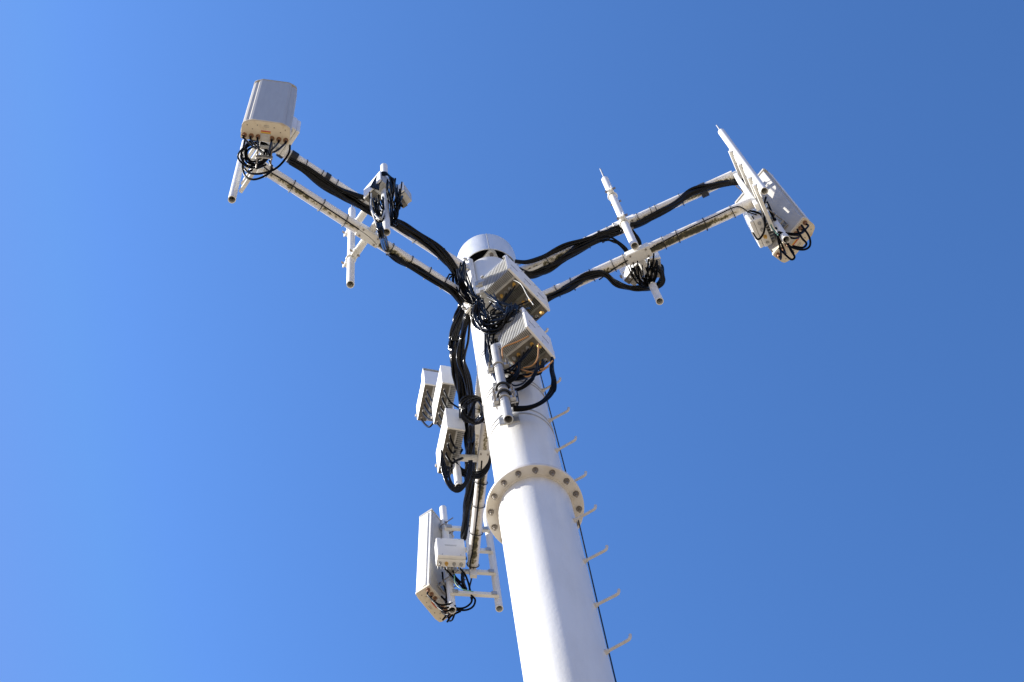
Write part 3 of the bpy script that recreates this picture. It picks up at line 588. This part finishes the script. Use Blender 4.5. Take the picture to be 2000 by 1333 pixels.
def jumpers(fr, tgt, m, n, r, drop, label, rnd, name='cable_tangle'):
    f, W, D, md, cs = fr; mb = MB(); cs = list(cs); rnd.shuffle(cs)
    for c in cs[:n]:
        t = V(tgt)+V((rnd.uniform(-.05, .05), rnd.uniform(-.04, .04), rnd.uniform(-.08, .08)))
        bundle(mb, [c+V((0, 0, .01)), c+V((0, 0, -.03)), c.lerp(t, .3)+V((0, 0, -drop*rnd.uniform(.6, 1.2))), c.lerp(t, .7)+V((0, 0, -drop*rnd.uniform(.5, 1.1))), t], 1, 0, r, rnd)
    return cable_thing(name, mb, label, m=m, group='tangled jumper cables')
mb = MB(); bundle(mb, [Q(x, y, -.44, 680, .002) for x, y in ((955, 632), (960, 650), (963, 672), (970, 694), (975, 712))], 9, [.06, .07, .06, .045, .03], .009, R1, twist=2.5)
for i in range(8):
    x, y = 945+R1.uniform(-14, 30), 600+R1.uniform(-18, 30); bundle(mb, [Q(x, y, -.5, y+20), Q(x+R1.uniform(-14, 14), y+22, -.5, y+20), Q(x+R1.uniform(0, 28), y+38, -.5, y+20), Q(x+R1.uniform(10, 34), y+26, -.5, y+20)], 1, 0, .0085, R1)
cable_thing('cable_tangle', mb, 'messy black cables between the two finned radios and the mast', group='tangled jumper cables')
jumpers(fA, P(962, 612, -.45), 'black', 12, .0075, .07, 'black jumper cables plugged into the upper finned radio', R1)
jumpers(fB, P(985, 735, -.45), 'black', 9, .0080, .13, 'black jumper cables plugged into the lower finned radio', R1)
mb = MB()
for pts in (((1033, 657), (1010, 668), (985, 678), (981, 684), (982, 700)), ((1052, 672), (1050, 700), (1040, 714), (1022, 719)), ((1002, 708), (1018, 722), (1050, 728), (1072, 716)), ((1080, 705), (1066, 718), (1055, 722)), ((990, 727), (1010, 731), (1030, 736), (1045, 728))):
    bundle(mb, [Q(x, y, -.50, 695, .002) for x, y in pts], 1, 0, .0062, R1)
cable_thing('cable_tangle', mb, 'orange cables looping under the lower finned radio', m='orange', group='tangled jumper cables')
mb = MB()
for pts in (((1003, 547), (1018, 556), (1030, 578), (1042, 596)), ((1006, 670), (1014, 690), (1012, 705), (998, 722)), ((1031, 664), (1026, 690), (1016, 704))):
    bundle(mb, [Q(x, y, -.55, 620 if y_ else 575, .002) for y_ in (pts[0][1] > 620,) for x, y in pts], 1, 0, .0042, R1)
cable_thing('cable_tangle', mb, 'pale thin wires under the finned radios', m='palewire', group='tangled jumper cables')
for x, y, lb in ((1004, 556, 'upper radio, nearest its front corner'), (1036, 588, 'upper radio, halfway along its side cover'), (1060, 611, 'upper radio, farthest from its front corner'), (1032, 655, 'lower radio, nearest its front corner'), (1055, 678, 'lower radio, halfway along its side cover')):
    c = P(x, y, -.52); cable_thing('cable_plug', MB().cyl(c, c+V((R1.uniform(-.02, .02), R1.uniform(-.02, .02), .06)), .013, seg=12), 'brass plug under the finned '+lb, 'plug', 'brass', 'brass plugs under the finned radios')
# heavy cables from the lower finned radio back to the mast
mb = MB()
for i, off in enumerate((0, 5)):
    bundle(mb, [P(1078, 700, -.45), P(1076+off*.4, 722, -.42), P(1080+off*.5, 745, -.4), P(1074+off, 768, -.36), P(1055+off*.5, 786+off*.3, -.36), P(1030, 795+off*.5, -.37), P(1002, 796+off*.6, -.40)], 2, .01, .0125, R1)
bundle(mb, [P(1050, 707, -.45), P(1047, 727, -.45), P(1035, 745, -.44), P(1018, 758, -.42), P(998, 764, -.42)], 2, .01, .012, R1)
bundle(mb, [P(1013, 700, -.45), P(1014, 720, -.47), P(1006, 738, -.46), P(992, 748, -.44)], 2, .01, .012, R1)
bundle(mb, [P(1060, 707, -.42), P(1055, 727, -.42), P(1030, 733, -.42), P(1000, 738, -.42), P(985, 745, -.42)], 4, .015, .010, R1)
cable_thing('cable_loop', mb, 'heavy black cables looping from the lower finned radio back to the grey pipe', 'cables')
# vertical cables behind the pipe of the finned radios
mb = MB()
bundle(mb, [P(948, 640, -.3), P(950, 665, -.32), P(953, 690, -.33), P(957, 715, -.34), P(966, 735, -.36), P(976, 748, -.4)], 5, [.02, .02, .025, .025, .02, .02], .009, R1, twist=2)
cable_thing('cable_bundle', mb, 'thin black cables down the front of the mast beside the grey pipe', group='cable runs along the arms')
mb = MB()
for i, x in enumerate((-.02, .03)): mb.torus((MB_.x-.012, -.47, 15.35+i*.16), (0, 0, 1), .052, .012, 24, 8)
mb.box(Frame((MB_.x+.05, -.40, 15.45), 20), (0, 0, 0), (.09, .08, .24), .03)
cable_thing('cable_clamp', mb, 'black rubber clamp round the grey pipe below the lower finned radio', 'clamp', m='tape')

# left arm middle cluster
mb = MB()
mess(mb, lambda x, y: Q(x, y, -1.38+R1.uniform(-.03, .03), 400), (722, 372, 752, 395), (744, 432), 11, .0085, R1, 5)
mess(mb, lambda x, y: Q(x, y, -1.30+R1.uniform(-.05, .05), 400), (760, 345, 786, 385), (771, 434), 15, .0085, R1, 8)
mess(mb, lambda x, y: Q(x, y, -1.33+R1.uniform(-.03, .03), 380), (755, 345, 770, 360), (780, 408), 6, .0085, R1, 6)
for i in range(6): bundle(mb, [P(724+i*3, 366+i, -1.35), P(733+i*2, 350-i, -1.36), P(743+i, 338+i, -1.37), P(755+i*.8, 338+i, -1.36), P(762+i, 352, -1.35), P(766+i, 375, -1.3)], 1, 0, .0075, R1)
cable_thing('cable_tangle', mb, 'dense black jumper cables wrapped round the left arm middle pipe', group='tangled jumper cables')
mb = MB(); bundle(mb, [P(724, 408, -1.4), P(731, 428, -1.42), P(738, 447, -1.43), P(741, 460, -1.43)], 2, .01, .006, R1)
bundle(mb, [P(725, 380, -1.38), P(725, 400, -1.4), P(730, 416, -1.4), P(744, 428, -1.41), P(752, 410, -1.4)], 2, .01, .006, R1)
cable_thing('cable_tangle', mb, 'pale grey wires among the cables of the left arm middle pipe', m='palewire', group='tangled jumper cables')
# right arm middle cluster
mb = MB()
for i in range(5):
    x = 1228+i*12
    bundle(mb, [P(x+R1.uniform(-4, 4), 512+R1.uniform(-8, 8), .1), P(x+4+R1.uniform(-5, 5), 530, .12), P(x*.6+1262*.4+R1.uniform(-4, 4), 548+R1.uniform(-4, 4), .15), P(1265+R1.uniform(-8, 8), 560, .17)], 1, 0, .009, R1)
for i in range(6): bundle(mb, [P(1272+i*2, 505+i*2, .1), P(1284+i*2, 520, .12), P(1290+i*1.0, 540, .15), P(1282+i, 555+i*.7, .17), P(1262, 563, .18)], 1, 0, .0095, R1)
mess(mb, lambda x, y: H(x, y, 18.28+R1.uniform(-.05, .05)), (1258, 495, 1288, 535), (1268, 556), 13, .0085, R1, 8)
mess(mb, lambda x, y: H(x, y, 18.28+R1.uniform(-.05, .05)), (1226, 510, 1262, 528), (1258, 556), 10, .0070, R1, 6)
for i in range(4): bundle(mb, [P(1226+i*3, 518, .1), P(1232+i*3, 538, .12), P(1246+i*3, 552+i, .15), P(1262, 556, .16)], 1, 0, .0085, R1)
cable_thing('cable_tangle', mb, 'dense black jumper cables round the pipe below the right arm', group='tangled jumper cables')
mb = MB(); bundle(mb, [P(1230, 520, .06), P(1238, 533, .08), P(1250, 545, .1), P(1262, 553, .12)], 2, .012, .006, R1)
cable_thing('cable_tangle', mb, 'pale grey wires below the middle of the right arm', m='palewire', group='tangled jumper cables')

# antenna tip cables
def tips(key, fc, extra, label, m='black', loops=0):
    mb = MB(); t, f, cs = ant[key]
    for i, c in enumerate(cs):
        tg = V(fc)+V([R1.uniform(-.03, .03) for _ in range(3)])
        bundle(mb, [c+V((0, 0, .01)), c+V((0, 0, -.07)), c.lerp(tg, .45)+V((0, 0, -.10-R1.uniform(0, .08))), tg], 1, 0, .0095, R1)
    for pts in extra: bundle(mb, pts, 1, 0, .010, R1)
    if loops:
        cc, n, R_ = loops; coil(mb, cc, cc-CAM, R_, n, .0085, R1, 1.25, .32, .5)
    return cable_thing('cable_tangle', mb, label, m=m, group='tangled jumper cables')
lf, lc = tip['left']; yl = -2.05
tips('left', P(520, 305, -1.95), [[Q(x, y, yl+.02*i, 315) for x, y in pts] for i, pts in enumerate((((566, 284), (564, 300), (548, 322), (530, 334), (505, 340), (486, 338), (478, 330)), ((526, 315), (531, 332), (515, 345), (495, 351), (480, 345), (474, 328), (476, 305)), ((478, 275), (474, 300), (474, 322), (482, 335), (500, 330), (520, 322))))],
     'black cables hanging from the underside of the left arm tip antenna', loops=(P(499, 301, -2.13), 6, .095))
mb = MB(); coil(mb, P(497, 296, -2.08), P(497, 296, -2.08)-CAM, .088, 1, .0068, R1, 1.3, .05, .1)
cable_thing('cable_loop', mb, 'pale grey cable loop below the left arm tip antenna', 'cable loop', m='palewire')
tips('right', P(1518, 455, -.42), [[Q(x, y, -.42+.01*i, 455) for x, y in pts] for i, pts in enumerate((((1565, 440), (1580, 462), (1582, 480), (1570, 488), (1550, 485), (1535, 475), (1522, 458)), ((1557, 448), (1566, 465), (1575, 476), (1568, 484), (1548, 481)), ((1520, 455), (1535, 470), (1545, 490), (1552, 502), (1545, 507), (1528, 492), (1522, 485)), ((1515, 445), (1530, 465), (1540, 480), (1550, 495)), ((1470, 455), (1480, 468), (1490, 458), (1494, 440), (1492, 405), (1496, 385)), ((1445, 405), (1460, 411), (1478, 415), (1486, 420)), ((1512, 430), (1505, 410), (1498, 395)), ((1520, 440), (1510, 425), (1500, 405)), ((1524, 447), (1514, 428), (1511, 425))))],
     'black cables hanging from the underside of the right arm tip antenna')
mb = MB(); bundle(mb, [P(1493, 398, -.45), P(1500, 420, -.45), P(1508, 445, -.44), P(1520, 460, -.43)], 1, 0, .006, R1)
cable_thing('cable', mb, 'thin green earth wire beside the right arm tip antenna', 'wire', m='green')
tips('rear', P(885, 1185, 2.55), [[Q(x, y, 2.5+.01*i, 1150) for x, y in pts] for i, pts in enumerate((((862, 1165), (875, 1178), (890, 1190), (910, 1192), (924, 1185), (928, 1172), (920, 1163)), ((868, 1170), (885, 1186), (905, 1188), (920, 1178), (922, 1165)), ((864, 1212), (875, 1200), (890, 1193), (905, 1191)), ((873, 1216), (882, 1203), (900, 1194)), ((858, 1088), (864, 1105), (878, 1120), (895, 1138), (905, 1150)), ((896, 1108), (908, 1122), (915, 1140), (919, 1158)), ((884, 1112), (888, 1125), (900, 1138)), ((864, 1118), (866, 1140), (872, 1160), (870, 1180))))],
     'black cables hanging from the underside of the lowest antenna')
mb = MB(); bundle(mb, [P(888, 1122, 2.45), P(889, 1138, 2.45), P(900, 1150, 2.45), P(924, 1156, 2.45)], 1, 0, .005, R1)
cable_thing('cable', mb, 'thin green earth wire below the radio box of the lowest antenna', 'wire', m='green')
mb = MB(); bundle(mb, [P(903, 1122, 2.55), P(904, 1138, 2.55), P(909, 1152, 2.55)], 5, .018, .012, R1)
cable_thing('cable_bundle', mb, 'short black cable bunch at the very end of the rear arm', group='cable runs along the arms')

for o in bpy.data.objects:
    if '_o' in o: del o['_o']
